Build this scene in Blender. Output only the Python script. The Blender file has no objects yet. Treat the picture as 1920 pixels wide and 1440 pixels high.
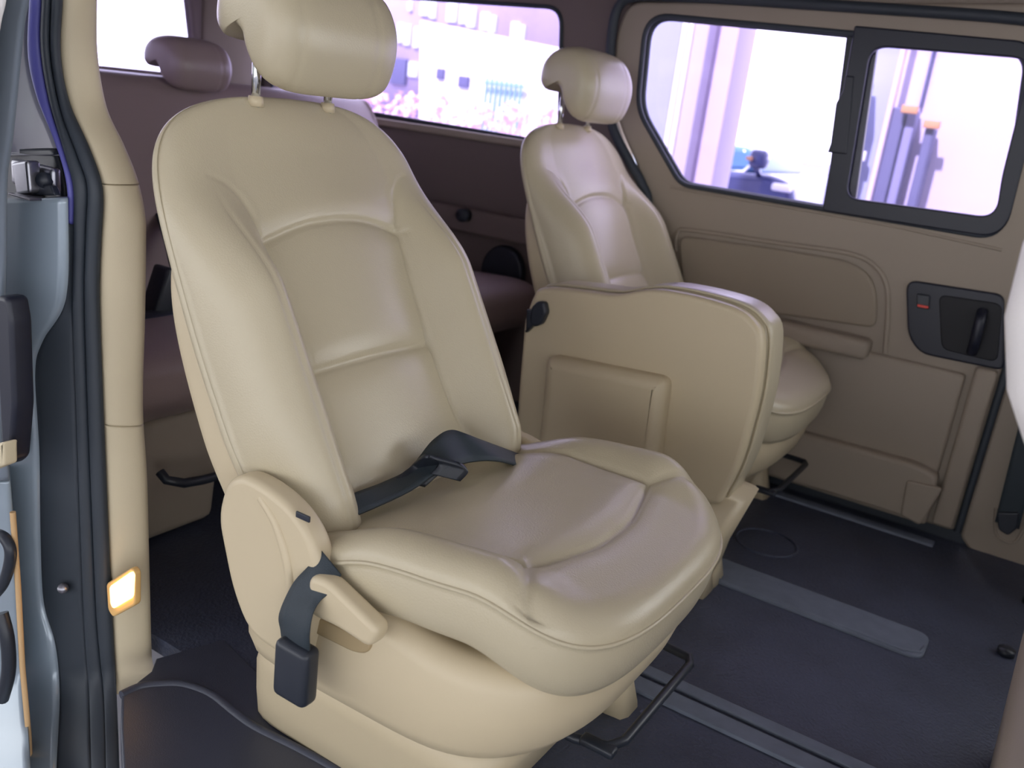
import bpy, bmesh, math
from math import sin, cos, pi, sqrt, radians
from mathutils import Vector, Matrix
from mathutils.geometry import interpolate_bezier
SC = bpy.context.scene
COL = SC.collection

# ------------------------------------------------------------------ camera
YAW, PITCH, ROLL, FPX = 2.10637556, -0.29958944, 0.1260465, 1701.1
CAMP = Vector((0, 0, 0.9))
_f = Vector((cos(YAW)*cos(PITCH), sin(YAW)*cos(PITCH), sin(PITCH)))
_r = _f.cross(Vector((0, 0, 1))).normalized(); _u = _r.cross(_f)
RX = _r*cos(ROLL)+_u*sin(ROLL); UX = -_r*sin(ROLL)+_u*cos(ROLL)
cam = bpy.data.objects.new('camera', bpy.data.cameras.new('camera')); COL.objects.link(cam)
cam.matrix_world = Matrix(((RX.x, UX.x, -_f.x, CAMP.x), (RX.y, UX.y, -_f.y, CAMP.y), (RX.z, UX.z, -_f.z, CAMP.z), (0, 0, 0, 1)))
cam.data.sensor_width = 36; cam.data.lens = FPX/1920*36
cam.data.clip_start = 0.02; cam.data.clip_end = 300
SC.camera = cam
cam.data.dof.use_dof = True; cam.data.dof.focus_distance = 1.25; cam.data.dof.aperture_fstop = 5.0

# ------------------------------------------------------------------ world, light, exposure
w = bpy.data.worlds.new('sky'); SC.world = w; w.use_nodes = True
nt = w.node_tree; bg = nt.nodes['Background']
bg.inputs['Color'].default_value = (0.95, 0.97, 1.0, 1)
# the sky is open on the far side of the van (+y); the camera side is set dimmer
_tc = nt.nodes.new('ShaderNodeTexCoord'); _sx = nt.nodes.new('ShaderNodeSeparateXYZ'); nt.links.new(_tc.outputs['Generated'], _sx.inputs[0])
_mr = nt.nodes.new('ShaderNodeMapRange'); _mr.interpolation_type = 'SMOOTHSTEP'
for k, v in (('From Min', -.15), ('From Max', .35), ('To Min', 2.7), ('To Max', 6.0)): _mr.inputs[k].default_value = v
nt.links.new(_sx.outputs['Y'], _mr.inputs['Value']); nt.links.new(_mr.outputs['Result'], bg.inputs['Strength'])
sun = bpy.data.objects.new('sun', bpy.data.lights.new('sun', 'SUN')); COL.objects.link(sun)
sun.data.energy = 11; sun.data.angle = radians(2); sun.data.color = (1, .97, .92)
sun.rotation_euler = (radians(42), 0, radians(-12))      # high behind the camera: lights the yard beyond the van, an added unseen slab shades the van
SC.view_settings.view_transform = 'Standard'; SC.view_settings.look = 'None'
SC.view_settings.gamma = 1; SC.view_settings.exposure = 0.12
SC.view_settings.use_curve_mapping = False
SC.cycles.max_bounces = 8; SC.cycles.transparent_max_bounces = 12
SC.cycles.sample_clamp_indirect = 6

# ------------------------------------------------------------------ measuring
def P(px, py, ax, v):
    """world point where the sight line of a photo pixel meets the real surface ax=v"""
    d = RX*((px-960)/FPX)+UX*((720-py)/FPX)+_f
    i = 'xyz'.index(ax); return CAMP+d*((v-CAMP[i])/d[i])

def XZ(px, py, ax, v): q = P(px, py, ax, v); return (q.x, q.z)

# ------------------------------------------------------------------ materials
def srgb(c):
    return tuple((x/255/12.92 if x/255 <= .04045 else ((x/255+.055)/1.055)**2.4) for x in c)
def mat(name, rgb, rough=.5, metal=0, bump=None, bscale=400, bstr=.1, var=0, varscale=6, coat=0, emit=None, estr=0, spec=.5):
    m = bpy.data.materials.new(name); m.use_nodes = True
    n = m.node_tree.nodes; l = m.node_tree.links; b = n['Principled BSDF']
    c = srgb(rgb)
    b.inputs['Base Color'].default_value = (*c, 1); b.inputs['Roughness'].default_value = rough
    b.inputs['Metallic'].default_value = metal; b.inputs['Coat Weight'].default_value = coat
    b.inputs['Specular IOR Level'].default_value = spec
    tc = n.new('ShaderNodeTexCoord')
    if var:
        nz = n.new('ShaderNodeTexNoise'); nz.inputs['Scale'].default_value = varscale; nz.inputs['Detail'].default_value = 5
        l.new(tc.outputs['Object'], nz.inputs['Vector'])
        mx = n.new('ShaderNodeMix'); mx.data_type = 'RGBA'
        mx.inputs[6].default_value = (*[x*(1-var) for x in c], 1); mx.inputs[7].default_value = (*[min(1, x*(1+var)) for x in c], 1)
        l.new(nz.outputs['Fac'], mx.inputs[0]); l.new(mx.outputs[2], b.inputs['Base Color'])
    if bump:
        bp = n.new('ShaderNodeBump'); bp.inputs['Strength'].default_value = bstr; bp.inputs['Distance'].default_value = .002
        if bump == 'grain':
            t = n.new('ShaderNodeTexVoronoi'); t.inputs['Scale'].default_value = bscale; o = t.outputs['Distance']
        elif bump == 'noise':
            t = n.new('ShaderNodeTexNoise'); t.inputs['Scale'].default_value = bscale; o = t.outputs['Fac']
        l.new(tc.outputs['Object'], t.inputs['Vector']); l.new(o, bp.inputs['Height']); l.new(bp.outputs['Normal'], b.inputs['Normal'])
    if emit:
        b.inputs['Emission Color'].default_value = (*srgb(emit), 1); b.inputs['Emission Strength'].default_value = estr
    return m
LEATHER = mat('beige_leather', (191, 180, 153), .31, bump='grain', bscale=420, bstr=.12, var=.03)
SHELL = mat('beige_plastic', (203, 188, 157), .42, bump='noise', bscale=900, bstr=.08)
TRIM = mat('beige_trim_plastic', (156, 144, 130), .6, bump='noise', bscale=700, bstr=.15)
PILLAR = mat('pillar_trim_plastic', (206, 193, 163), .55, bump='noise', bscale=700, bstr=.1)
BENCHL = mat('shaded_bench_leather', (152, 135, 132), .33, bump='grain', bscale=420, bstr=.12)  # bench leather darkened to carry the shade of the rear corner
CARPET = mat('beige_felt', (118, 105, 102), .9, bump='noise', bscale=300, bstr=.3)
BLACKP = mat('black_plastic', (38, 43, 53), .4)
BEZEL = mat('navy_black_plastic', (24, 28, 44), .42)
RUBBER = mat('black_rubber', (50, 57, 66), .55)
WEB = mat('belt_webbing', (46, 56, 64), .6, bump='noise', bscale=1200, bstr=.4)
SILL = mat('sill_plastic', (60, 64, 78), .42, bump='noise', bscale=500, bstr=.15)
CHROME = mat('chrome', (225, 228, 232), .12, metal=1)
STEEL = mat('zinc_steel', (150, 150, 158), .3, metal=.9, var=.25, varscale=40)
PAINT = mat('dark_grey_paint', (112, 122, 134), .3, metal=.2, coat=.6)
PAINTL = mat('silver_blue_paint', (150, 164, 176), .28, metal=.2, coat=.7)
BLUE_REFL = mat('violet_blue_reflection', (92, 92, 168), .45)  # violet light reflected by the jamb edge, put into its colour
RAIL = mat('scuffed_rail_cover', (104, 112, 128), .55, var=.25, varscale=30)
RED = mat('red_mark', (225, 80, 70), .5)
TAN = mat('tan_edge', (200, 165, 120), .6)
WHITEL = mat('lightened_leather', (232, 228, 226), .45, bump='grain', bscale=420, bstr=.1)  # front seat leather with the bright outdoor light put into its colour
LENS = mat('warm_lens', (255, 225, 170), .3, emit=(255, 190, 105), estr=5)
SHEETS = {}

def floor_mat():
    m = mat('rubber_floor_mat', (60, 66, 84), .5, var=.4, varscale=9)
    n = m.node_tree.nodes; l = m.node_tree.links; b = n['Principled BSDF']
    tc = n.new('ShaderNodeTexCoord'); mp = n.new('ShaderNodeMapping'); mp.inputs['Rotation'].default_value = (0, 0, radians(45))
    mp.inputs['Scale'].default_value = (18, 18, 18)
    ch = n.new('ShaderNodeTexVoronoi'); ch.distance = 'CHEBYCHEV'; ch.inputs['Randomness'].default_value = 0.0; ch.inputs['Scale'].default_value = 1
    l.new(tc.outputs['Object'], mp.inputs['Vector']); l.new(mp.outputs['Vector'], ch.inputs['Vector'])
    nz = n.new('ShaderNodeTexNoise'); nz.inputs['Scale'].default_value = 160; l.new(tc.outputs['Object'], nz.inputs['Vector'])
    ad = n.new('ShaderNodeMath'); ad.operation = 'MULTIPLY_ADD'; ad.inputs[1].default_value = .6
    l.new(nz.outputs['Fac'], ad.inputs[0]); l.new(ch.outputs['Distance'], ad.inputs[2])
    bp = n.new('ShaderNodeBump'); bp.inputs['Strength'].default_value = .8; bp.inputs['Distance'].default_value = .004
    l.new(ad.outputs[0], bp.inputs['Height']); l.new(bp.outputs['Normal'], b.inputs['Normal'])
    return m
FLOORM = floor_mat()

def glass_mat(name, rgb, refl=.02):
    m = bpy.data.materials.new(name); m.use_nodes = True
    n = m.node_tree.nodes; l = m.node_tree.links; n.clear()
    o = n.new('ShaderNodeOutputMaterial'); t = n.new('ShaderNodeBsdfTransparent'); g = n.new('ShaderNodeBsdfGlossy'); x = n.new('ShaderNodeMixShader')
    t.inputs['Color'].default_value = (*rgb, 1); g.inputs['Roughness'].default_value = .05; x.inputs['Fac'].default_value = refl
    l.new(t.outputs[0], x.inputs[1]); l.new(g.outputs[0], x.inputs[2]); l.new(x.outputs[0], o.inputs['Surface'])
    return m
GLASS = glass_mat('violet_tinted_glass', (.74, .70, .86))
GLASS_R = glass_mat('violet_privacy_glass', (.74, .70, .86))

# ------------------------------------------------------------------ object helpers
def rootloc(o):
    v = Vector(o.location)
    while o.parent: o = o.parent; v += Vector(o.location)
    return v
def fin(name, me, m, parent=None, smooth=True, local=False, angle=None):
    """link a mesh given in world coordinates (local=True: already relative to the parent)"""
    me.name = name
    o = bpy.data.objects.new(name, me); COL.objects.link(o)
    me.materials.clear(); me.materials.append(m)
    if smooth:
        me.polygons.foreach_set('use_smooth', [True]*len(me.polygons))
        if angle: me.set_sharp_from_angle(angle=radians(angle))
    if parent is not None:
        if not local: me.transform(Matrix.Translation(-rootloc(parent)))
        o.parent = parent
    elif not local:
        xs = [v.co for v in me.vertices]
        c = Vector(((min(v.x for v in xs)+max(v.x for v in xs))/2, (min(v.y for v in xs)+max(v.y for v in xs))/2, min(v.z for v in xs)))
        me.transform(Matrix.Translation(-c)); o.location = c
    return o
def tag(o, label=None, cat=None, group=None, kind=None):
    if label: o['label'] = label
    if cat: o['category'] = cat
    if group: o['group'] = group
    if kind: o['kind'] = kind
    return o
def thing(name, loc, label, cat, group=None, rz=0):
    o = bpy.data.objects.new(name, None); o.empty_display_size = .1; COL.objects.link(o)
    o.location = loc; o.rotation_euler = (0, 0, rz)
    return tag(o, label, cat, group)
def struct(o, label=None):
    o['kind'] = 'structure'
    if label: o['label'] = label
    return o
def sroot(name, loc, label=None):
    o = bpy.data.objects.new(name, None); COL.objects.link(o); o.location = loc
    return struct(o, label)
def lbl(o, s): o['label'] = s; return o

def loft(rings, closed=True, cap0=True, cap1=True):
    bm = bmesh.new(); R = []
    for r in rings: R.append([bm.verts.new(p) for p in r])
    n = len(rings[0])
    for a, b in zip(R[:-1], R[1:]):
        for i in range(n if closed else n-1):
            j = (i+1) % n
            bm.faces.new((a[i], a[j], b[j], b[i]))
    for fl, r in ((cap0, R[0]), (cap1, R[-1])):
        if fl and closed:
            c = bm.verts.new(sum((v.co for v in r), Vector())/n)
            for i in range(n): bm.faces.new((r[i], r[(i+1) % n], c))
    bmesh.ops.recalc_face_normals(bm, faces=bm.faces)
    me = bpy.data.meshes.new('m'); bm.to_mesh(me); bm.free(); return me

def join_me(mes):
    bm = bmesh.new()
    for m in mes: bm.from_mesh(m)
    me = bpy.data.meshes.new('m'); bm.to_mesh(me); bm.free(); return me

def curve_mesh(cu):
    ob = bpy.data.objects.new('tmp', cu); COL.objects.link(ob)
    dg = bpy.context.evaluated_depsgraph_get(); dg.update()
    me = bpy.data.meshes.new_from_object(ob.evaluated_get(dg))
    bpy.data.objects.remove(ob); bpy.data.curves.remove(cu); return me

def tube(path, r, closed=False, res=4, smooth_path=False):
    cu = bpy.data.curves.new('c', 'CURVE'); cu.dimensions = '3D'; cu.bevel_depth = r; cu.bevel_resolution = res; cu.use_fill_caps = True
    pts = crom(path, 8, closed) if smooth_path else path
    s = cu.splines.new('POLY'); s.points.add(len(pts)-1)
    for q, p in zip(s.points, pts): q.co = (*p, 1)
    s.use_cyclic_u = closed
    return curve_mesh(cu)

def crom(pts, n=8, closed=False):
    pts = [Vector(p) for p in pts]; out = []; N = len(pts)
    rng = range(N if closed else N-1)
    for i in rng:
        if closed: a, b, c, d = pts[i-1], pts[i], pts[(i+1) % N], pts[(i+2) % N]
        else: a, b, c, d = pts[max(i-1, 0)], pts[i], pts[i+1], pts[min(i+2, N-1)]
        for k in range(n):
            t = k/n
            out.append(.5*((2*b)+(c-a)*t+(2*a-5*b+4*c-d)*t*t+(3*b-a-3*c+d)*t**3))
    if not closed: out.append(pts[-1])
    return out

def rnd(poly, r, n=6):
    out = []; N = len(poly)
    rs = r if isinstance(r, (list, tuple)) else [r]*N
    for i in range(N):
        p = Vector(poly[i]).to_2d(); a = Vector(poly[i-1]).to_2d(); b = Vector(poly[(i+1) % N]).to_2d()
        k = min(rs[i], (a-p).length*.48, (b-p).length*.48)
        if k <= 0: out.append(tuple(p)); continue
        s = p+(a-p).normalized()*k; e = p+(b-p).normalized()*k
        for j in range(n+1):
            t = j/n; q = s*(1-t)**2+p*2*t*(1-t)+e*t*t; out.append(tuple(q))
    return out

def plate(loops, thick, bevel=.003, bres=3):
    """filled 2D outline(s) in local xy, centred on local z=0"""
    cu = bpy.data.curves.new('c', 'CURVE'); cu.dimensions = '2D'; cu.fill_mode = 'BOTH'
    cu.extrude = max(thick/2-bevel, 0); cu.bevel_depth = bevel; cu.bevel_resolution = bres; cu.offset = -bevel
    for lp in loops:
        s = cu.splines.new('POLY'); s.points.add(len(lp)-1)
        for q, p in zip(s.points, lp): q.co = (p[0], p[1], 0, 1)
        s.use_cyclic_u = True
    return curve_mesh(cu)
def wallm(me, y):      # local xy -> world xz at y
    me.transform(Matrix(((1, 0, 0, 0), (0, 0, -1, y), (0, 1, 0, 0), (0, 0, 0, 1)))); return me
def crossm(me, x):     # local xy -> world yz at x
    me.transform(Matrix(((0, 0, 1, x), (1, 0, 0, 0), (0, 1, 0, 0), (0, 0, 0, 1)))); return me
def flatm(me, z): me.transform(Matrix.Translation((0, 0, z))); return me

def box(c, s, bev=.004, seg=3, rot=None, taper=None):
    bm = bmesh.new(); bmesh.ops.create_cube(bm, size=1)
    for v in bm.verts:
        v.co = Vector((v.co.x*s[0], v.co.y*s[1], v.co.z*s[2]))
        if taper and v.co.z < 0: v.co.x *= taper[0]; v.co.y *= taper[1]
    if bev: bmesh.ops.bevel(bm, geom=list(bm.edges), offset=bev, segments=seg, affect='EDGES', profile=.5)
    me = bpy.data.meshes.new('m'); bm.to_mesh(me); bm.free()
    if rot: me.transform(rot.to_matrix().to_4x4() if hasattr(rot, 'to_matrix') else rot)
    me.transform(Matrix.Translation(c)); return me
def quad_box(a, b, bev=.004):
    a = Vector(a); b = Vector(b)
    return box((a+b)/2, (abs(b.x-a.x), abs(b.y-a.y), abs(b.z-a.z)), bev)

def ribbon(path, width, thick=.0015, n=8, wn=5):
    """webbing: path centres, width vectors (full)"""
    pc = crom(path, n); pw = crom(width, n); rings = []
    for i, (c, wv) in enumerate(zip(pc, pw)):
        t = (pc[min(i+1, len(pc)-1)]-pc[max(i-1, 0)]).normalized(); nn = t.cross(wv).normalized()*thick/2
        L = [c-wv/2+wv*k/wn for k in range(wn+1)]
        rings.append([p+nn for p in L]+[p-nn for p in reversed(L)])
    return loft(rings)
def cyl(a, b, r, n=20, r2=None):
    a = Vector(a); b = Vector(b); d = (b-a).normalized(); u = d.orthogonal().normalized(); v = d.cross(u); r2 = r2 or r
    return loft([[a+(u*cos(2*pi*i/n)+v*sin(2*pi*i/n))*r for i in range(n)], [b+(u*cos(2*pi*i/n)+v*sin(2*pi*i/n))*r2 for i in range(n)]])
def sst(a, b, x):
    t = max(0, min(1, (x-a)/(b-a))); return t*t*(3-2*t)
def dseg(p, a, b):
    ax, ay = a; bx, by = b; dx, dy = bx-ax, by-ay
    t = max(0, min(1, ((p[0]-ax)*dx+(p[1]-ay)*dy)/(dx*dx+dy*dy+1e-12)))
    return math.hypot(p[0]-ax-t*dx, p[1]-ay-t*dy)
def dpoly(p, pl): return min(dseg(p, a, b) for a, b in zip(pl[:-1], pl[1:]))
def smooth2(pl, n=6): return [tuple(v.to_2d()) for v in crom([(x, y, 0) for x, y in pl], n)]

# ------------------------------------------------------------------ seat (local frame: x forward, y across, floor z=0)
BB = Vector((-.145, 0, .36)); BT = Vector((-.495, 0, .868)); BN = Vector((.868, 0, .495))
def bpt(s, t, n): return BB+BT*t+BN*n+Vector((0, s, 0))
SEAM_V = [smooth2([(sg*a, b) for a, b in [(.155, -.05), (.135, .08), (.132, .25), (.143, .365), (.155, .42), (.175, .45), (.197, .462)]]) for sg in (1, -1)]
SEAM_H = [smooth2([(-.15, .365), (-.07, .385), (.0, .39), (.07, .385), (.15, .365)]), smooth2([(-.13, .18), (0, .183), (.13, .18)])]

def seam_x(t):
    pl = [(-.05, .155), (.08, .135), (.25, .132), (.365, .143), (.42, .155), (.45, .165), (.6, .18)]
    for (a, x0), (b, x1) in zip(pl[:-1], pl[1:]):
        if t <= b: return x0+(x1-x0)*max(0, (t-a)/(b-a))
    return .18
def backrest_mesh(W=.264, NT=170, NF=150, seams=True):
    rings = []
    for k in range(NT+1):
        u = k/NT
        t = -.035+.62*(1-(1-u)**1.6) if u > .0 else -.035
        q = max(0, (t-.33)/(.2555))
        w = W*(.93+.07*sst(-.04, .14, t))*max(1e-3, 1-min(1, q)**4.2)**(1/3)
        th = max(.02, 1-min(1, q)**7)**.5
        if t < .01: th *= .75+.25*sqrt(max(0, (t+.035)/.045)); w *= .965+.035*sqrt(max(0, (t+.035)/.045))
        H = .064*(1-sst(.28, .48, t)); shx = min(.13, w*.5)
        ap = min(.198, w*.8)-.02*sst(.40, .55, t); sx = min(seam_x(t), w*.6, ap*.9); nb = -.062+.022*sst(.2, .55, t); D = (H+.004-nb-.012)*min(1, w/.08)
        ring = []
        def nf(s):
            a = abs(s)
            n = .016*(1-min(1, (a/max(sx, .01)))**2)*(1-.5*sst(.4, .5, t))
            if a > shx: n += H*sst(0, 1, min(1, (a-shx)/max(ap-shx, .004)))
            if a > ap: n -= D*(1-max(0, 1-min(1, (a-ap)/max(w-ap, .003))**2.3)**(1/2.3))
            if seams:
                d = min(dpoly((s, t), L) for L in SEAM_V+SEAM_H) if t < .5 else 1
                n -= .0055*math.exp(-(d/.0045)**2)*(1-.75*sst(.40, .47, t))
                d2 = min(dpoly((s, t), L) for L in SEAM_H) if t < .45 and a < sx else 1
                n -= .005*math.exp(-(d2/.02)**2)
                if t < .47: n -= .0022*math.exp(-((a-ap-.004)/.0035)**2)*(1-sst(.38, .45, t))
            return n
        mid = -.01
        for i in range(NF+1):
            s = -w+2*w*(.5-.5*cos(pi*(.06+.88*i/NF)))/(1)
            s = max(-w, min(w, (s)*1.0/ cos(pi*.06)))
            ring.append((s, nf(s)))
        n_e = nf(w)
        for i in range(1, 13):
            v = i/13; ring.append((w+.002*sin(pi*v), n_e+(nb+.02-n_e)*v))
        for i in range(0, 25):
            v = i/24; s = w*(1-2*v); rr = .02
            e = w-abs(s); dn = rr-sqrt(max(0, rr*rr-max(0, rr-e)**2)) if e < rr else 0
            ring.append((s, nb+dn))
        for i in range(1, 13):
            v = 1-i/13; ring.append((-w-.002*sin(pi*v), n_e+(nb+.02-n_e)*v))
        rings.append([bpt(s, t, mid+(n-mid)*th) for s, n in ring])
    return loft(rings)

def shell_mesh(W=.258):
    rings = []
    for k in range(50):
        u = k/49; t = -.06+.53*u
        q = max(0, (t-.22)/(.252)); w = W*(.95+.05*sst(-.04, .14, t))*max(1e-3, 1-min(1, q)**3.4)**(1/2.6)
        ring = []
        for i in range(64):
            a = 2*pi*i/64; c, s_ = cos(a), sin(a)
            e = 5.0; rr = (abs(c)**e+abs(s_)**e)**(-1/e)
            ring.append(bpt(w*rr*c, t, -.082+.025*sst(.1, .45, t)+.040*rr*s_*(1-.5*sst(.2, .47, t))))
        rings.append(ring)
    return loft(rings)

def headrest_mesh():
    prof = [(-.052, .052), (-.068, .075), (-.062, .118), (-.03, .150), (.02, .158), (.065, .140), (.092, .095), (.095, .045), (.078, -.002), (.045, -.010), (.022, .014), (.008, .048), (-.014, .066), (-.034, .056)]
    prof = [tuple(v.to_2d()) for v in crom([(a, b, 0) for a, b in prof], 7, True)]
    cx, cz = .022, .082; rings = []
    for k in range(61):
        ph = (-1+2*k/60)*pi/2; y = .014+.129*math.copysign(abs(sin(ph))**(2/4.2), ph)
        s = max(.01, abs(cos(ph))**(2/4.2))
        g = 1-.02*math.exp(-((abs(y)-.075)/.0035)**2)
        rings.append([Vector((-.43+cx+(p[0]-cx)*s*g, y, .885+cz+(p[1]-cz)*s*g)) for p in prof])
    return loft(rings)

CU = dict(cx=.05, af=.245, ar=.235, b=.268)
def cu_r(th, afm=1.0):
    c, s = cos(th), sin(th); a = CU['af']*afm if c > 0 else CU['ar']; e = 3.3 if c > 0 else 7
    return (abs(c/a)**e+abs(s/CU['b'])**e)**(-1/e)
CS = [smooth2([(-.27, .175), (-.1, .195), (.05, .185), (.155, .172)]), smooth2([(-.27, -.175), (-.1, -.195), (.05, -.185), (.155, -.172)]),
      smooth2([(.155, -.172), (.19, -.225), (.235, -.275)]), smooth2([(.155, .172), (.19, .225), (.235, .275)]),
      smooth2([(.155, -.172), (.182, -.06), (.186, 0), (.182, .06), (.155, .172)])]
def cu_z(x, y):
    b = CU['b']; v = abs(y)/b; u = (x-CU['cx'])/(CU['af'] if x > CU['cx'] else CU['ar'])
    z = .388+.024*sst(.55, .86, v)*(1-sst(.35, .95, u))*sst(-.7, .1, u)-.006*(1-v*v)
    z -= .012*sst(.35, 1.0, u); z += .010*math.exp(-((u-.45)/.3)**2)
    z -= .045*sst(.15, 1.0, -u)
    return z
def cushion_mesh(NR=70, NTh=260, seams=True):
    rings = []
    for k in range(1, NR+1):
        r = 1-(1-k/NR)**1.25; ring = []
        for i in range(NTh):
            th = 2*pi*(i+.5)/NTh; R = cu_r(th); x = CU['cx']+R*r*cos(th); y = R*r*sin(th)
            z = cu_z(x, y)
            if r > .84: z -= .030*(1-sqrt(max(0, 1-((r-.84)/.16)**2)))
            if seams and r < .99:
                d = min(dpoly((x, y), L) for L in CS); z -= .005*math.exp(-(d/.0045)**2)+.006*math.exp(-(d/.02)**2)
            ring.append(Vector((x, y, z)))
        rings.append(ring)
    edge = rings[-1]
    for j, (sc, dz) in enumerate([(1.003, -.003), (.992, -.006), (.997, -.011), (1.005, -.022), (1.004, -.040), (.992, -.056), (.972, -.066), (.93, -.072)]):
        ring = []
        for p in edge:
            fr = sst(.05, .29, p.x); s2 = sc-(.05*fr*(-dz/.072))
            ring.append(Vector((CU['cx']+(p.x-CU['cx'])*s2, p.y*sc, p.z+dz*(1+.15*fr))))
        rings.append(ring)
    return loft(rings)
def cushion_piping():
    pts = []
    for i in range(200):
        th = 2*pi*(i+.5)/200; R = cu_r(th); x = CU['cx']+R*cos(th); y = R*sin(th)
        pts.append((CU['cx']+(x-CU['cx'])*1.002, y*1.002, cu_z(x, y)-.030-.002))
    return tube(pts, .0028, closed=True, res=2)

def super_ring(x0, x1, y0, y1, z, ef=4, n=96, tilt=0):
    cx, cy, a, b = (x0+x1)/2, (y0+y1)/2, (x1-x0)/2, (y1-y0)/2; out = []
    for i in range(n):
        th = 2*pi*i/n; c, s = cos(th), sin(th); e = ef if c > 0 else 8
        r = (abs(c/a)**e+abs(s/b)**e)**(-1/e); x = cx+r*c
        out.append(Vector((x, cy+r*s, z+tilt*(x-cx))))
    return out
def base_cover():
    X0, X1, Y = -.235, .262, .268
    R = []
    for z, d in [(.150, .035), (.153, .018), (.162, .006), (.18, 0), (.22, -.002), (.262, .0), (.278, .006), (.288, .018), (.290, .035), (.283, .05)]:
        ring = super_ring(X0+d, X1-d-max(0, (.2-z)*.5), -Y+d, Y-d, z, 3.4)
        for p in ring: p.z += (.068*(1-sst(-.22, .14, p.x))+.004) if z > .25 else .02*p.x+.01*sst(.1, .25, p.x)
        R.append(ring)
    return loft(R)
def plinth():
    R = []
    for z, x0, x1, y in [(0, -.262, .130, .205), (.004, -.265, .134, .209), (.05, -.262, .150, .218), (.11, -.25, .175, .232), (.16, -.22, .19, .238)]:
        R.append(super_ring(x0, x1, -y, y, z, 8))
    return loft(R)
def rec_cover_poly():
    return rnd([(-.237, .354), (-.222, .405), (-.195, .425), (-.155, .424), (-.11, .412), (-.075, .388), (-.055, .350), (-.062, .28), (-.075, .203), (-.11, .203), (-.17, .208), (-.205, .258)], .04, 5)

def build_seat(name, loc, label, group, hi=True, belt=True):
    root = thing(name, loc, label, 'car seat', group)
    L = dict(parent=root, local=True)
    br = fin('backrest', backrest_mesh() if hi else backrest_mesh(NT=100, NF=90), LEATHER, **L)
    lbl(fin('backrest_shell', shell_mesh(), SHELL, **L), 'hard beige plastic back shell')
    hr = fin('headrest', headrest_mesh(), LEATHER, **L)
    for s in (-.072, .072):
        lbl(fin('headrest_post', cyl((-.43, s, .84), (-.43, s, .95), .0065), CHROME, **L), 'chrome headrest post')
        fin('post_guide', cyl((-.43, s, .85), (-.43, s, .864), .012, r2=.010), SHELL, **L)
    cu = fin('seat_cushion', cushion_mesh() if hi else cushion_mesh(40, 140), LEATHER, **L)
    fin('piping', cushion_piping(), LEATHER, parent=cu, local=True)
    fin('base_cover', base_cover(), SHELL, **L)
    fin('seat_base', plinth(), SHELL, **L)
    for sg in (-1, 1):
        yy = sg*.272
        me = plate([rec_cover_poly() if sg < 0 else [(x, z if z < .33 else .33+(z-.33)*.35) for x, z in rec_cover_poly()]], .034, .010, 4); wallm(me, yy)
        rc = fin('recliner_cover', me, SHELL, **L)
        if sg < 0:
            rd = tube([(-.16, yy-.012, .405), (-.13, yy-.014, .38), (-.105, yy-.015, .33), (-.098, yy-.014, .27), (-.10, yy-.012, .235)], .007, smooth_path=True)
            fin('raised_rib', rd, SHELL, parent=rc, local=True)
    # adjuster bar in front
    z = .11
    b = tube([(.14, -.06, z), (.2, -.055, z-.005), (.245, -.045, z), (.258, -.02, z), (.258, .21, z), (.25, .228, z), (.20, .232, z), (.14, .232, z)], .007)
    lbl(fin('adjuster_bar', b, BLACKP, **L), 'black wire adjuster bar')
    lbl(fin('bar_grip', box((.235, -.052, z), (.05, .02, .012), .004), BLACKP, **L), 'black grip')
    # front foot blocks reaching the floor rail
    for s in (-.17, .19):
        me = loft([super_ring(.02, .19, s-.035, s+.035, 0, 8, 32), super_ring(.02, .175, s-.03, s+.03, .05, 8, 32), super_ring(.02, .155, s-.02, s+.02, .14, 8, 32)])
        fin('foot', me, SHELL, **L)
    return root
def copy_tree(o, parent=None):
    c = o.copy(); COL.objects.link(c); c.parent = parent
    for ch in list(o.children): copy_tree(ch, c)
    return c

SX, SY = -.60, 1.005
seat = build_seat('car_seat', (SX, SY, 0), 'nearest beige leather seat beside the open door, upright with black buckle on its side', 'beige leather single seats')
far = copy_tree(seat); far.location = (-.71, 2.062, 0)
far['label'] = 'beige leather single seat against the far wall below the sliding window'

# parts only the near seat shows: lever, belt
S = seat
lev_o = plate([rnd([XZ(583, 1075, 'y', .71), XZ(620, 1085, 'y', .71), XZ(718, 1180, 'y', .71), XZ(700, 1215, 'y', .71), XZ(640, 1175, 'y', .71), XZ(585, 1150, 'y', .71)], .014)], .026, .008, 4)
lever = fin('recline_lever', wallm(lev_o, .716), SHELL, S)
rec = plate([rnd([XZ(585, 1150, 'y', .735), XZ(700, 1205, 'y', .735), XZ(690, 1225, 'y', .735), XZ(665, 1222, 'y', .735), XZ(590, 1185, 'y', .735)], .01)], .012, .003)
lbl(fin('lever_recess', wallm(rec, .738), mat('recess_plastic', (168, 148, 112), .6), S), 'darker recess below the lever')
slot = quad_box(P(557, 968, 'y', .715), P(580, 964, 'y', .712)-Vector((0, 0, .004)), .001)
lbl(fin('slot', slot, BLACKP, S), 'small dark slot')
def bp_(px, py, y): return P(px, py, 'y', y)
c = [bp_(622, 1055, .728), bp_(600, 1085, .712), bp_(575, 1110, .702), bp_(555, 1150, .690), bp_(553, 1185, .688), bp_(556, 1220, .692)]
wd = [bp_(640, 1075, .72)-bp_(603, 1030, .72), bp_(622, 1098, .705)-bp_(580, 1050, .715), bp_(600, 1125, .70)-bp_(548, 1095, .705), bp_(585, 1160, .685)-bp_(523, 1160, .692), bp_(583, 1195, .68)-bp_(530, 1190, .695), bp_(582, 1220, .69)-bp_(533, 1220, .695)]
lbl(fin('belt_strap', ribbon(c, wd, .002), WEB, S), 'dark webbing folded over the side cover')
bk = box(bp_(555, 1257, .692), (.054, .028, .078), .009, 4)
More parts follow.
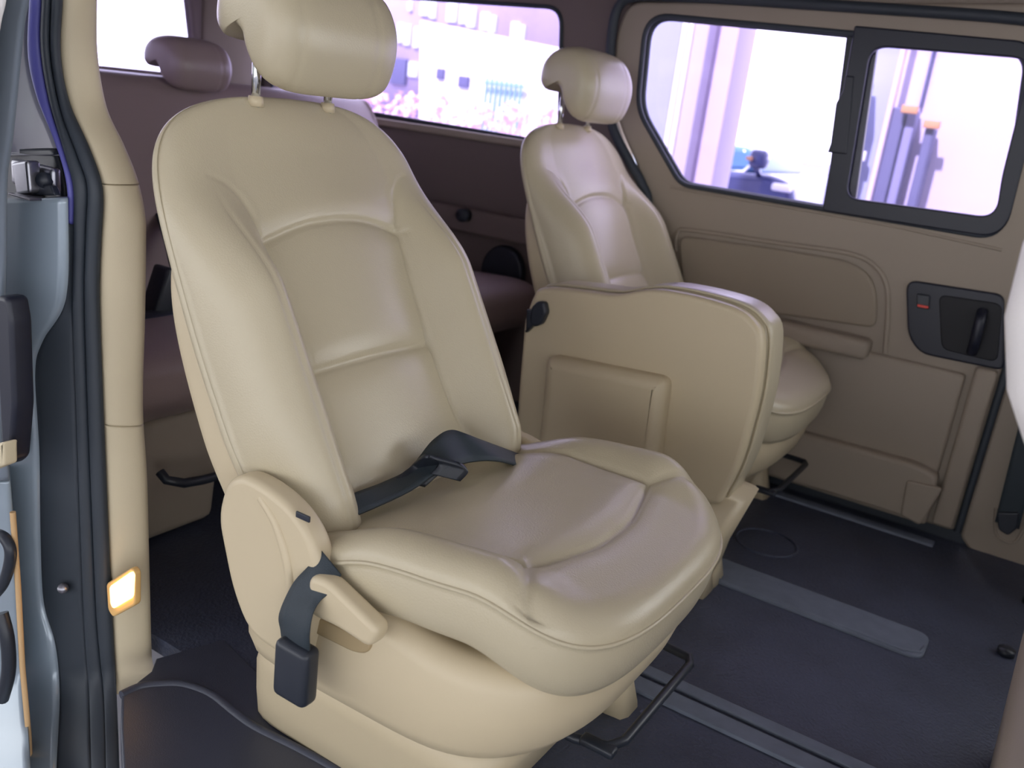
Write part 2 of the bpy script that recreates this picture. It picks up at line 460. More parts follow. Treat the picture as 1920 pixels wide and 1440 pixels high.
bk = fin('buckle', bk, BLACKP, S); lbl(bk, 'black belt buckle hanging on the strap')
fin('buckle_slot', box(bp_(557, 1212, .690)+Vector((0, 0, 0)), (.030, .016, .006), .002), RUBBER, bk)
# belts lying in the crease
def zp(px, py, z): return P(px, py, 'z', z)
c = [zp(600, 975, .370), zp(680, 940, .382), zp(745, 912, .382), zp(790, 885, .390), zp(830, 850, .415), zp(868, 836, .415), zp(920, 845, .405), zp(985, 868, .345)]
wd = [Vector((.03, .02, -.01)), Vector((.035, .012, -.008)), Vector((.04, .01, .0)), Vector((.042, .0, .005)), Vector((.05, -.02, -.02)), Vector((.05, -.01, -.03)), Vector((.045, .0, -.02)), Vector((.03, .0, -.02))]
lbl(fin('lap_belt', ribbon(c, wd, .004, 10), WEB, S), 'black webbing crumpled in the crease between cushion and backrest')
c = [zp(770, 905, .378), zp(800, 880, .390), zp(825, 862, .415), zp(850, 875, .405), zp(835, 895, .39)]
lbl(fin('belt_fold', ribbon(c, [Vector((.03, .03, -.01))]*5, .006, 8), BLACKP, S), 'black folded belt end')

# ------------------------------------------------------------------ folded middle seat
MY = 1.60
def mp(px, py, y=MY): q = P(px, py, 'y', y); return (q.x, q.z)
mid = thing('folded_seat', (-.68, 1.70, 0), 'beige middle seat folded up with its plain back panel and square pad facing the door', 'car seat')
face = smooth2([mp(982, 600), mp(1000, 552), mp(1020, 540), mp(1080, 545), mp(1150, 553), mp(1200, 545), mp(1246, 545), mp(1320, 560), mp(1379, 579), mp(1412, 604), mp(1428, 640), mp(1421, 733), mp(1403, 810), mp(1383, 875), mp(1358, 925), mp(1335, 946), mp(1240, 905), mp(1100, 865), mp(975, 832), mp(968, 800), mp(972, 720)][::1], 4)
me = plate([face], .035, .010, 4)
fin('back_panel', wallm(me, MY+.0175), SHELL, mid)
ctr = Vector((sum(p[0] for p in face)/len(face), sum(p[1] for p in face)/len(face)))
def scl(poly, sx, sz, dx=0, dz=0): return [(ctr.x+(p[0]-ctr.x)*sx+dx, ctr.y+(p[1]-ctr.y)*sz+dz) for p in poly]
me = plate([scl(face, 1.0, 1.0, .006, .006)], .12, .035, 6)
mc = fin('backrest_cushion', wallm(me, MY+.080), LEATHER, mid)
lbl(mc, 'leather side seen as a greyer rim behind the panel')
fin('piping', tube([(p[0]+.004, MY+.036, p[1]+.004) for p in face], .0028, True, 2), LEATHER, mc)
pad = rnd([mp(1037, 662), mp(1262, 706), mp(1238, 880), mp(1018, 858)], .022, 6)
fin('square_pad', wallm(plate([pad], .066, .024, 8), MY-.006), SHELL, mid)
rim = tube([(x, MY-.001, z) for x, z in rnd([mp(1031, 655), mp(1269, 701), mp(1244, 886), mp(1012, 860)], .026, 6)], .003, True, 3)
hb = fin('hinge_cap', wallm(plate([rnd([mp(1003, 575), mp(1015, 563), mp(1028, 565), mp(1032, 585), mp(1022, 606), mp(1008, 612), mp(1000, 600)], .006)], .020, .006, 4), MY-.008), BLACKP, mid)
lbl(hb, 'black hinge cap at the upper corner')
fin('hinge_arm', wallm(plate([rnd([mp(992, 578), mp(1003, 582), mp(1012, 596), mp(1004, 610), mp(990, 624)], .004)], .016, .004, 4), MY-.004), BLACKP, hb)
fin('seat_base', loft([super_ring(-.90, -.47, 1.60, 1.75, 0, 8), super_ring(-.90, -.455, 1.60, 1.75, .10, 8), super_ring(-.88, -.42, 1.62, 1.75, .22, 8)]), SHELL, mid)
for yy in (1.65, 1.712):
    fin('foot', loft([super_ring(-.60, -.455, yy-.04, yy+.035, 0, 8, 32), super_ring(-.60, -.465, yy-.03, yy+.028, .05, 8, 32), super_ring(-.6, -.50, yy-.01, yy+.01, .13, 8, 32)]), SHELL, mid)

# ------------------------------------------------------------------ third-row bench
bench = thing('bench_seat', (-1.62, 1.55, 0), 'beige rear bench seat behind the single seats, its leather darkened as shade under the quarter window', 'bench seat')
def bench_unit(y0, y1, nm):
    out = []
    R = []
    prof = [(-1.27, .32), (-1.262, .37), (-1.275, .40), (-1.31, .415), (-1.38, .418), (-1.5, .41), (-1.62, .40), (-1.75, .39), (-1.8, .36), (-1.8, .30), (-1.6, .27), (-1.35, .27)]
    prof = crom([(a, 0, b) for a, b in prof], 5, True); cx, cz = -1.53, .345
    n = 40
    for k in range(n+1):
        v = -1+2*k/n; a = abs(v); s = max(.02, 1-a**14)**(1/3); y = (y0+y1)/2+(y1-y0)/2*sin(v*pi/2)**1
        R.append([Vector((cx+(p.x-cx)*s, y, cz+(p.z-cz)*s)) for p in prof])
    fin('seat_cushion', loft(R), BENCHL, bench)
    prof = [(-1.72, .38), (-1.74, .45), (-1.83, .62), (-1.93, .78), (-1.98, .84), (-2.03, .856), (-2.08, .84), (-2.07, .76), (-1.97, .60), (-1.87, .42), (-1.82, .36)]
    prof = crom([(a, 0, b) for a, b in prof], 5, True); cx, cz = -1.9, .62; R = []
    for k in range(n+1):
        v = -1+2*k/n; a = abs(v); s = max(.02, 1-a**12)**(1/3); y = (y0+y1)/2+(y1-y0)/2*sin(v*pi/2)
        R.append([Vector((cx+(p.x-cx)*s, y, cz+(p.z-cz)*(.9+.1*s if s > .5 else s))) for p in prof])
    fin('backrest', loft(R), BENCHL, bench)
    ym = (y0+y1)/2
    fin('seat_base', box(((-1.29-1.80)/2-.02, ym, .14), (.46, (y1-y0)*.8, .26), .02, 3, taper=(.9, .95)), TRIM, bench)
bench_unit(.86, 1.20, 0); bench_unit(1.215, 2.24, 1)
def bench_head(y, x=-2.01):
    me = headrest_mesh()
    me.transform(Matrix.Translation((x+.43, y, .835-.885)) @ Matrix.Diagonal((1, .70, 1, 1)))
    sc = Matrix.Translation((0, 0, .845)) @ Matrix.Diagonal((1, 1, .74, 1)) @ Matrix.Translation((0, 0, -.845)); me.transform(sc)
    return me
for y in (1.575,):
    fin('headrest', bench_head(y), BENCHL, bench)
lbl(fin('adjuster_bar', tube([P(300, 885, 'x', -1.30), P(312, 900, 'x', -1.285), P(345, 906, 'x', -1.27), P(380, 900, 'x', -1.27), P(470, 875, 'x', -1.27)], .009), BLACKP, bench), 'black bar under the cushion')
lbl(fin('buckle', box(P(322, 560, 'x', -1.55), (.05, .10, .12), .008, rot=Matrix.Rotation(radians(-20), 4, 'X')), BLACKP, bench), 'black buckle block on the cushion')
lbl(fin('buckle', box(P(288, 606, 'x', -1.52), (.05, .09, .045), .008), BLACKP, bench), 'low black buckle')
lbl(fin('lap_belt', ribbon([P(300, 380, 'x', -1.84), P(320, 440, 'x', -1.72), P(338, 510, 'x', -1.62)], [Vector((0, .045, 0))]*3, .003), WEB, bench), 'dark belt across the backrest')

# ------------------------------------------------------------------ setting: floor
fl = struct(fin('floor', join_me([quad_box((-2.75, .83, -.03), (1.2, 2.50, 0), 0), quad_box((-.98, .735, -.03), (1.2, .83, 0), 0)]), FLOORM, smooth=False))
struct(fin('ceiling', quad_box((-2.8, .72, 1.31), (1.2, 2.45, 1.36), .004), TRIM))
def rail(y0, y1, x1, x0=-1.2, h=.006, nm='floor_rail'):
    p = rnd([(x0, y0), (x1, y0), (x1, y1), (x0, y1)], .03, 6)
    return fin(nm, flatm(plate([p], h*2, .003), .0), RAIL, ROOTR)
ROOTR = sroot('trim_1', (-.6, 1.5, 0), 'worn grey seat rail covers set into the floor')
rail(1.705, 1.815, -.055)
rail(1.245, 1.285, .02); rail(1.297, 1.325, .02)
fin('rail_lip', tube([(-.5, 1.712, .006), (-.09, 1.712, .006), (-.062, 1.73, .006), (-.058, 1.76, .006)], .003), RAIL, ROOTR)
fin('rail_lip', quad_box((-.75, 2.275, -.004), (-.12, 2.31, .006), .003), RAIL, ROOTR)
fin('floor_ring', tube([Vector((-.44+.07*cos(a*pi/16), 1.98+.07*sin(a*pi/16), .0005)) for a in range(32)], .0035, True), FLOORM, ROOTR)
fin('floor_anchor', cyl((.075, 1.86, 0), (.075, 1.86, .012), .016), BLACKP, ROOTR)
fin('floor_anchor', cyl((.10, 2.14, 0), (.10, 2.14, .012), .016), BLACKP, ROOTR)
# threshold
sp = smooth2([tuple(zp(*q, 0).to_2d()) for q in [(228, 1306), (262, 1291), (300, 1286), (345, 1287), (395, 1305), (440, 1340), (480, 1368), (560, 1408), (640, 1452), (700, 1490)]], 5)
lipL = [Vector((x, y, .002)) for x, y in sp]
poly = sp+[(.9, .80), (.9, .38)]+[tuple(zp(*q, 0).to_2d()) for q in [(232, 1530), (229, 1440), (226, 1370)]]
struct(fin('trim_2', flatm(plate([poly], .03, .004), -.011), SILL), 'dark plastic door threshold with a curved raised edge')
up = [tuple(zp(*q, 0).to_2d()) for q in [(238, 1297), (262, 1277), (284, 1260), (293, 1236), (420, 1200), (540, 1320), (660, 1400), (720, 1440)]]
struct(fin('trim_8', flatm(plate([up+sp[::-1]], .03, .002), -.0135), SILL), 'dark mat strip between the pillar foot and the threshold lip')
tr = struct(fin('trim_3', tube(lipL, .007), SILL), 'raised rounded lip along the threshold')

# ------------------------------------------------------------------ setting: far side wall
WY = 2.36
def wp(px, py, y=WY): q = P(px, py, 'y', y); return (q.x, q.z)
wl = sroot('wall_left', (-1, WY, 0), 'far side wall of the van cabin')
door_o = rnd([(-.085, .03), (-.085, 1.24), (-1.18, 1.19), wp(1160, 60), wp(1150, 200), wp(1215, 350), (-1.02, .55), (-1.02, .03)], [.02, .05, .08, .1, .1, .1, .1, .02], 8)
qw = rnd([(-1.345, .825), (-1.39, 1.165), (-2.52, 1.165), (-2.52, .815), (-1.42, .80)], [.04, .05, .06, .06, .05], 7)
fin('door_backing', wallm(plate([rnd([(-1.35, 1.175), (.6, 1.175), (.6, 1.33), (-1.35, 1.33)], .005)], .02, .003), WY+.045), TRIM, wl)
fin('sill_backing', quad_box((-1.2, 2.36, -.03), (.4, 2.40, .06), .004), RUBBER, wl)
fin('quarter_panel', wallm(plate([[(-2.75, 0), (-2.75, 1.33), (-1.175, 1.33), (-1.175, .88), (-1.08, .72), (-1.0, .55), (-1.0, 0)], qw], .05, .008), WY+.02), CARPET, wl)
fin('header_panel', wallm(plate([rnd([(-1.30, 1.205), (-.25, 1.262), (.9, 1.262), (.9, 1.34), (-1.30, 1.34)], .01)], .06, .006), WY+.005), TRIM, wl)
# lower quarter trim ledges
fin('ledge', quad_box((-2.7, 2.30, .50), (-1.1, 2.345, .575), .012), CARPET, wl)
fin('window_sill', quad_box((-2.7, 2.325, .775), (-1.22, 2.345, .798), .006), TRIM, wl)
fin('speaker_disc', wallm(plate([[(-1.46+.075*cos(a*pi/24), .40+.085*sin(a*pi/24)) for a in range(48)]], .03, .008), 2.325), BLACKP, wl)
fin('trim_clip', cyl((-1.60, 2.30, .555), (-1.60, 2.27, .555), .02), RUBBER, wl)
w3 = sroot('window_3', (-1.9, WY+.02, .8), 'rear quarter window with privacy glass')
fin('pane', wallm(plate([qw], .005, .001), WY+.03), GLASS_R, w3)
fin('window_frame', tube([(x, WY-.006, z) for x, z in qw], .006, True), RUBBER, w3)

rw = sroot('wall_rear_right', (-2, .82, 0), 'near rear side wall behind the pillar')
qn = rnd([(-1.45, .82), (-1.45, 1.16), (-2.52, 1.16), (-2.52, .82)], .05, 6)
fin('side_panel', wallm(plate([[(-2.75, 0), (-2.75, 1.33), (-1.28, 1.33), (-1.28, 0)], qn], .025, .005), .835), CARPET, rw)
w4 = sroot('window_4', (-2, .80, .8), 'near quarter window')
fin('pane', wallm(plate([qn], .005, .001), .835), GLASS_R, w4)
# B pillar (front end of far wall)
bp = sroot('wall_front', (.3, WY, 0), 'beige pillar trim ahead of the sliding door and front end of the cabin')
fin('pillar_panel', wallm(plate([rnd([(-.072, .02), (-.03, -.02), (1.2, -.02), (1.2, .80), (.35, .80), (.25, 1.3), (-.072, 1.3)], .012)], .05, .008), WY+.015), TRIM, bp)
fin('strap_pocket', tube([(x, WY-.01, z) for x, z in [wp(1868, 950), wp(1868, 995), wp(1885, 1012), wp(1905, 1012), wp(1922, 985)]], .004, smooth_path=True), TRIM, bp)
belt = thing('seat_belt', (.02, 2.32, .06), 'black seat belt strap with its anchor at the right edge on the far pillar', 'seat belt')
p0, p1 = P(1888, 985, 'y', 2.315), P(1950, 740, 'y', 2.30)
fin('webbing', ribbon([p0, p0.lerp(p1, .3), p0.lerp(p1, .65), p1], [Vector((.052, 0, 0))]*4, .003), WEB, belt)
fin('anchor', wallm(plate([rnd([wp(1868, 960, 2.31), wp(1912, 960, 2.31), wp(1908, 990, 2.31), wp(1890, 1004, 2.31), wp(1872, 992, 2.31)], .008)], .014, .004), 2.312), BLACKP, belt)

fin('bulkhead', quad_box((1.2, .72, -.03), (1.25, 2.45, .80), .01), BLACKP, bp)
fin('near_front_door', quad_box((.28, .66, -.03), (1.25, .72, .80), .01), TRIM, bp)
# seal around the door opening
sl = [wp(1990, 50), wp(1860, 34), wp(1500, 10), wp(1300, -2), wp(1200, -2), wp(1168, 18), wp(1156, 70), wp(1152, 140), wp(1150, 200), wp(1162, 250), wp(1190, 305), wp(1212, 345), wp(1222, 390), (-1.05, .5), (-1.03, .3), (-1.03, .04)]
sm = fin('trim_4', tube([(x, WY-.03, z) for x, z in sl], .013, smooth_path=True), RUBBER)
struct(sm, 'black rubber seal around the far sliding door opening')
sm = fin('trim_5', tube([(-.076, WY-.02, .70), (-.078, WY-.02, .40), (-.08, WY-.02, .035)], .009), RUBBER)
struct(sm, 'black vertical seal strip at the front of the far door')

# far sliding door
dr = sroot('door_1', (-.6, WY, .03), 'far sliding door with beige trim')
wo = [wp(1207, 130), wp(1216, 45), wp(1240, 28), (-1.06, 1.168), (-.12, 1.142), wp(1905, 150), wp(1880, 445), wp(1740, 425), wp(1270, 342), wp(1235, 290), wp(1198, 215)]
wo = [wp(1201, 200), wp(1216, 38), (-.12, 1.138), (-.10, .70), wp(1900, 462), wp(1272, 342), wp(1262, 335)]
wo = rnd([wp(1199, 205), wp(1216, 28), wp(1930, 95), wp(1880, 448), wp(1280, 346)], [.05, .07, .05, .06, .03], 8)
fin('inner_panel', wallm(plate([door_o, wo], .045, .010, 4), WY+.005), TRIM, dr)
# armrest recess with rounded end, the ledge and lower pocket
arm_frame = rnd([wp(1275, 428), wp(1450, 455), wp(1600, 478), wp(1655, 515), wp(1668, 560), wp(1655, 645), wp(1650, 672), wp(1490, 650), wp(1285, 590)], [.03, .1, .06, .06, .06, .02, .02, .1, .02], 6)
fin('armrest_pad', wallm(plate([rnd([wp(1280, 440), wp(1450, 463), wp(1595, 487), wp(1638, 515), wp(1650, 560), wp(1645, 612), wp(1490, 590), wp(1288, 560)], [.03, .1, .06, .05, .05, .02, .1, .02], 6)], .016, .007, 4), WY-.024), mat('armrest_fabric', (150, 138, 122), .8, bump='noise', bscale=500, bstr=.2), dr)
fin('armrest_rim', tube([(x, WY-.019, z) for x, z in [wp(1272, 470), wp(1276, 436), wp(1300, 431), wp(1450, 453), wp(1590, 473), wp(1640, 495), wp(1664, 530), wp(1668, 580), wp(1662, 660)]], .006, smooth_path=True), TRIM, dr)
a, b = P(1290, 585, 'y', 2.30), P(1650, 632, 'y', 2.30)
arm = box((( -1.0 + -.375)/2, 2.318, .428), (.625, .065, .050), .014, 4)
fin('armrest', arm, TRIM, dr)
fin('belt_line', tube([(x, WY-.017, z) for x, z in [wp(1262, 350), wp(1300, 358), wp(1540, 398), wp(1700, 428), wp(1880, 468)]], .004), TRIM, dr)
fin('panel_step', quad_box((-1.0, 2.325, .165), (-.155, 2.345, .42), .010), TRIM, dr)
low = rnd([(-1.0, .04), (-1.0, .175), (-.20, .185), (-.15, .17), (-.15, .04)], [.01, .02, .03, .02, .01], 5)
fin('lower_pocket', wallm(plate([low], .05, .012, 4), 2.318), TRIM, dr)
fin('edge_strip', quad_box((-.140, 2.318, .04), (-.092, 2.345, .445), .010), TRIM, dr)
fin('pocket_recess', wallm(plate([rnd([wp(1700, 900, 2.29), wp(1768, 915, 2.29), wp(1725, 985, 2.29), wp(1688, 965, 2.29)], .01)], .012, .005), 2.292), TRIM, dr)
bz = fin('handle_bezel', wallm(plate([rnd([wp(1702, 522), wp(1885, 550), wp(1885, 692), wp(1728, 660), wp(1705, 625)], [.03, .02, .02, .05, .04], 7)], .012, .005, 4), WY-.022), BEZEL, dr)
lbl(bz, 'navy black bezel around the inner handle')
fin('handle_cup', wallm(plate([rnd([wp(1760, 552, 2.33), wp(1880, 570, 2.33), wp(1870, 680, 2.33), wp(1765, 655, 2.33)], .02, 6)], .006, .003), 2.332), mat('cup_black', (12, 13, 22), .6), bz)
fin('door_handle', tube([P(1842, 585, 'y', 2.325), P(1838, 600, 'y', 2.305), P(1828, 640, 'y', 2.305), P(1822, 660, 'y', 2.325)], .012, smooth_path=True), BEZEL, bz)
fin('lock_slider', wallm(plate([rnd([wp(1720, 550, 2.33), wp(1744, 554, 2.33), wp(1742, 580, 2.33), wp(1720, 577, 2.33)], .003)], .01, .002), 2.326), BLACKP, bz)
lbl(fin('lock_mark', quad_box(P(1721, 570, 'y', 2.32), P(1740, 579, 'y', 2.316), .001), RED, bz), 'red lock mark')

# sliding window in the far door
w1 = sroot('window_1', (-.65, WY, .75), 'sliding window in the far door')
GY = WY+.022
gl_rear = rnd([wp(1199, 205), wp(1216, 28), wp(1620, 50), wp(1560, 400), wp(1280, 346)], [.05, .07, .01, .01, .03], 8)
fin('pane', wallm(plate([gl_rear], .005, .001), GY+.012), GLASS, w1)
outer = rnd([wp(1606, 50), wp(1935, 80), wp(1935, 250), wp(1885, 448), wp(1545, 395)], [.006, .03, .02, .06, .01], 8)
inner = rnd([wp(1636, 88), wp(1935, 112), wp(1880, 330), wp(1868, 408), wp(1590, 370)], [.04, .04, .02, .04, .03], 8)
outer = [*outer]
lbl(fin('sliding_frame', wallm(plate([outer, inner], .022, .004), WY-.012), BEZEL, w1), 'thick black frame of the sliding pane')
fin('sliding_pane', wallm(plate([rnd([wp(1610, 60), wp(1930, 90), wp(1880, 430), wp(1560, 390)], .03)], .005, .001), WY-.004), GLASS, w1)
fin('frame_latch', wallm(plate([rnd([wp(1590, 143), wp(1606, 145), wp(1592, 290), wp(1556, 286), wp(1562, 270), wp(1572, 195), wp(1585, 172)], .003)], .02, .003), WY-.016), BEZEL, w1)
fin('window_gasket', tube([(x, WY-.014, z) for x, z in wo], .007, True), RUBBER, w1)
fin('inner_gasket', tube([(x, WY+.012, z) for x, z in wo], .009, True), RUBBER, w1)
fin('divider_bar', wallm(plate([rnd([wp(1590, 45), wp(1650, 50), wp(1600, 405), wp(1545, 395)], .006)], .02, .003), WY+.008), BEZEL, w1)

# D pillar, tailgate
dp = sroot('wall_back', (-2.7, 1.6, 0), 'tailgate and rear pillars')
tw = rnd([(.95, .845), (.95, 1.27), (2.12, 1.27), (2.19, .855)], .05, 7)
fin('tailgate_panel', crossm(plate([[(.72, 0), (.72, 1.33), (2.45, 1.33), (2.45, 0)], tw], .05, .01), -2.72), CARPET, dp)
fin('rear_pillar', loft([[Vector((-2.70+dx, y, z)) for dx, y in [(0, 2.19-z*.0), (.02, 2.20), (.07, 2.235), (.11, 2.28), (.14, 2.345), (0, 2.36)]] for z in (0, .4, .8, 1.3)]), TRIM, dp)
fin('tailgate_ledge', quad_box((-2.69, .9, .66), (-2.62, 2.18, .70), .01), CARPET, dp)
w2 = sroot('window_2', (-2.72, 1.6, .85), 'tailgate window')
fin('pane', crossm(plate([tw], .005, .001), -2.72), GLASS_R, w2)

# ------------------------------------------------------------------ near side: pillar trim, seals, painted jamb, open sliding door
def interp(pl, y):
    if y <= pl[0][1]: return pl[0][0]
    for (x0, y0), (x1, y1) in zip(pl[:-1], pl[1:]):
        if y <= y1: return x0+(x1-x0)*(y-y0)/(y1-y0)
    return pl[-1][0]
def sm_(pl): return smooth2(pl, 6)
cA = sm_([(182, -60), (182, 0), (183, 100), (200, 200), (232, 270), (258, 335), (272, 400), (274, 450), (272, 600), (268, 760), (276, 900), (281, 1100), (285, 1235), (290, 1255), (268, 1275), (222, 1306)])
cB = sm_([(120, -60), (118, 0), (114, 100), (130, 190), (165, 270), (189, 335), (194, 380), (190, 450), (187, 560), (194, 760), (202, 960), (211, 1160), (219, 1305), (224, 1440), (226, 1520)])
cM = sm_([(98, -60), (96, 0), (94, 100), (112, 200), (146, 290), (165, 350), (163, 430), (160, 560), (166, 760), (174, 960), (183, 1160), (196, 1305), (200, 1440), (202, 1520)])
cC = sm_([(80, -60), (78, 0), (76, 90), (92, 190), (122, 290), (138, 350), (138, 430), (136, 560), (143, 760), (150, 960), (158, 1160), (168, 1305), (172, 1440), (174, 1520)])
cD = sm_([(58, -60), (55, 0), (52, 100), (68, 180), (100, 260), (122, 330), (128, 400), (124, 560), (80, 640), (66, 700), (74, 850), (76, 1000), (82, 1130), (104, 1210), (112, 1305), (106, 1440), (106, 1520)])
cE = sm_([(58, -60), (55, 0), (45, 60), (26, 250), (14, 340), (12, 480), (10, 600), (10, 800), (18, 900), (26, 1000), (40, 1200), (56, 1440), (60, 1520)])
def ydep(py, y0): return y0-(.0 if py < 1250 else .10*sst(1250, 1500, py))
def band(cl, cr, yl, yr, bulge, thick=.02, py0=-50, py1=1510, n=120, ribs=0, m=10, stepy=None):
    rings = []
    for k in range(n+1):
        py = py0+(py1-py0)*k/n
        a = P(interp(cl, py), py, 'y', ydep(py, yl)); b = P(interp(cr, py), py, 'y', ydep(py, yr))
        d = (b-a); nn = Vector((d.y, -d.x, 0)).normalized()
        if nn.dot(CAMP-a) < 0: nn = -nn
        f = []
        for j in range(m+1):
            u = j/m; h = bulge*sqrt(max(0, 1-(2*u-1)**2))
            if ribs: h += bulge*.5*cos(2*pi*ribs*u)
            f.append(a+d*u+nn*h)
        bk = Vector((-.86, .50, 0))*thick; rings.append(f+[b+bk, a+bk])
    return loft(rings)
pt = sroot('wall_right', (-1.05, .79, 0), 'beige pillar trim at the rear edge of the open door')
fin('upper_pillar_trim', band(cB, cA, .765, .815, .010, py1=344), PILLAR, pt)
fin('middle_pillar_trim', band(cB, cA, .765, .815, .010, py0=346, py1=795), PILLAR, pt)
fin('lower_pillar_trim', band(cB, cA, .765, .815, .010, py0=797, py1=1302), PILLAR, pt)
fin('side_header', quad_box((-1.2, .78, 1.25), (1.2, .86, 1.34), .01), PILLAR, pt)
jb = sroot('trim_6', (-1.15, .75, 0), 'black rubber seal beside the pillar trim')
fin('inner_rib', band(cM, cB, .752, .762, .010, m=12), RUBBER, jb)
fin('outer_rib', band(cC, cM, .742, .752, .008, m=12), RUBBER, jb)
js = sroot('trim_7', (-1.2, .74, 0), 'painted door jamb between seal and sliding door')
lbl(fin('reflective_edge', band(cD, cC, .735, .745, .004, py1=420, n=60), BLUE_REFL, js), 'jamb edge coloured as a violet blue reflection')
lbl(fin('dark_channel', band(cD, cC, .730, .742, .002, py0=421, m=8), RUBBER, js), 'dark channel face')
cE2 = [(x-60, y) for x, y in cE]
fin('jamb_face', band(cE2, cD, .70, .728, .006, py0=372, m=10), PAINTL, js)
fin('upper_jamb', band(cE2, cD, .74, .765, -.03, thick=.05, py1=292, n=50), mat('shaded_jamb_paint', (84, 86, 106), .35, coat=.5), js)  # upper jamb coloured darker to stand for shade inside the door gap
fin('jamb_gap', band(cE2, cD, .775, .775, .0, py0=280, py1=400, n=20), BLACKP, js)
fin('jamb_bolt', cyl(P(118, 1103, 'y', .735), P(118, 1103, 'y', .722), .008), STEEL, js)
lt = thing('door_latch', P(70, 372, 'y', .72), 'zinc steel latch bracket with a dark hole on the door jamb', 'latch')
fin('latch_plate', quad_box(P(17, 296, 'y', .735), P(118, 366, 'y', .75), .006), STEEL, lt)
fin('latch_claw', wallm(plate([rnd([XZ(30, 305, 'y', .72), XZ(60, 300, 'y', .72), XZ(66, 362, 'y', .72), XZ(40, 365, 'y', .72)], .006)], .02, .004), .722), STEEL, lt)
fin('latch_hole', cyl(P(83, 338, 'y', .742), P(83, 338, 'y', .728), .011), BLACKP, lt)
fin('latch_shelf', quad_box(P(14, 366, 'y', .70), P(122, 371, 'y', .75), .002), STEEL, lt)
fin('latch_pawl', wallm(plate([rnd([XZ(64, 366, 'y', .73), XZ(64, 355, 'y', .73), XZ(80, 345, 'y', .73), XZ(100, 348, 'y', .73), XZ(108, 366, 'y', .73)], .004)], .01, .002), .731), BLACKP, lt)
lamp = thing('courtesy_lamp', P(235, 1150, 'y', .79), 'small lit warm courtesy lamp low on the pillar trim', 'lamp')
def lampm(pts, y, th, bv=.003): return wallm(plate([rnd([XZ(*q, 'y', y) for q in pts], .006)], th, bv), y)
fin('bezel', lampm([(205, 1092), (252, 1062), (259, 1072), (259, 1132), (217, 1155), (208, 1140)], .757, .012), mat('lamp_bezel', (235, 190, 120), .4), lamp)
fin('lens', lampm([(209, 1098), (248, 1071), (251, 1078), (250, 1120), (216, 1140), (211, 1130)], .750, .010), LENS, lamp)
# open sliding door at the left edge of view
sd = sroot('door_2', (-1.5, .6, 0), 'open near sliding door seen edge on')
fin('door_edge', band([(x-110, y) for x, y in cE], cE, .64, .66, .006, thick=.05, py1=900), PAINT, sd)
fin('door_lower_edge', band([(x-110, y) for x, y in cE], cE, .66, .68, .004, thick=.05, py0=902), PAINTL, sd)
fin('door_bright_edge', band([(x-200, y) for x, y in cE], [(x-44-max(0, y)*.04, y) for x, y in cE], .60, .62, .004, thick=.03, py1=480), WHITEL, sd)
fin('door_bumper', wallm(plate([rnd([XZ(6, 552, 'y', .64), XZ(26, 556, 'y', .64), XZ(34, 600, 'y', .64), XZ(40, 760, 'y', .64), XZ(32, 860, 'y', .64), XZ(18, 872, 'y', .64), XZ(8, 700, 'y', .64)], .008)], .03, .006), .645), BEZEL, sd)
fin('bumper_pad', wallm(plate([rnd([XZ(-20, 835, 'y', .62), XZ(17, 826, 'y', .62), XZ(18, 870, 'y', .62), XZ(-20, 885, 'y', .62)], .004)], .02, .004), .622), PILLAR, sd)
fin('tan_edge', tube([P(24, 960, 'y', .64), P(34, 1100, 'y', .64), P(42, 1250, 'y', .64), P(54, 1380, 'y', .64), P(58, 1460, 'y', .64)], .004), TAN, sd)
fin('roller_arm', tube([P(-10, 1000, 'y', .63), P(10, 1010, 'y', .63), P(20, 1040, 'y', .63), P(8, 1090, 'y', .63), P(-15, 1120, 'y', .63)], .008, smooth_path=True), BLACKP, sd)
fin('cable_chain', tube([P(2, 1150, 'y', .63), P(14, 1200, 'y', .63), P(16, 1260, 'y', .63), P(4, 1310, 'y', .63)], .010, smooth_path=True), BLACKP, sd)
fin('roller', cyl(P(30, 1400, 'y', .63), P(30, 1400, 'y', .65), .022), BLACKP, sd)

# ------------------------------------------------------------------ front seat at the right edge
fs = thing('front_seat', (.12, 1.1, 0), 'front seat back coloured pale for the light from outdoors, cut off by the right edge of the picture', 'car seat')
R = []
for k in range(41):
    u = k/40; z = .42+.60*u
    xr = interp([(.17, .42), (.125, .54), (.07, .61), (.012, .66), (-.025, .72), (-.042, .78), (-.044, .84), (-.034, .90), (-.01, .95), (.04, 1.0), (.09, 1.02)], z)
    hw = .24*max(.02, 1-abs(2*u-1)**5)**.4
    xf = max(xr+.02, interp([(.30, .42), (.20, .62), (.13, .85), (.105, .98), (.10, 1.02)], z))
    R.append(super_ring(xr, xf, 1.03-hw, 1.03+hw, z, 3.0, 64))
fin('backrest', loft(R), WHITEL, fs)
fin('seat_cushion', box((.42, 1.03, .36), (.50, .50, .15), .05, 5), WHITEL, fs)
fin('headrest', box((.13, 1.03, 1.12), (.10, .26, .16), .045, 5), WHITEL, fs)
for yy in (.97, 1.09): fin('headrest_post', cyl((.10, yy, .99), (.12, yy, 1.06), .006), CHROME, fs)
fin('seat_base', loft([super_ring(.085, .6, .95, 1.55, 0, 8), super_ring(.070, .6, .93, 1.55, .25, 8), super_ring(.085, .6, .94, 1.55, .265, 8)]), TRIM, fs)

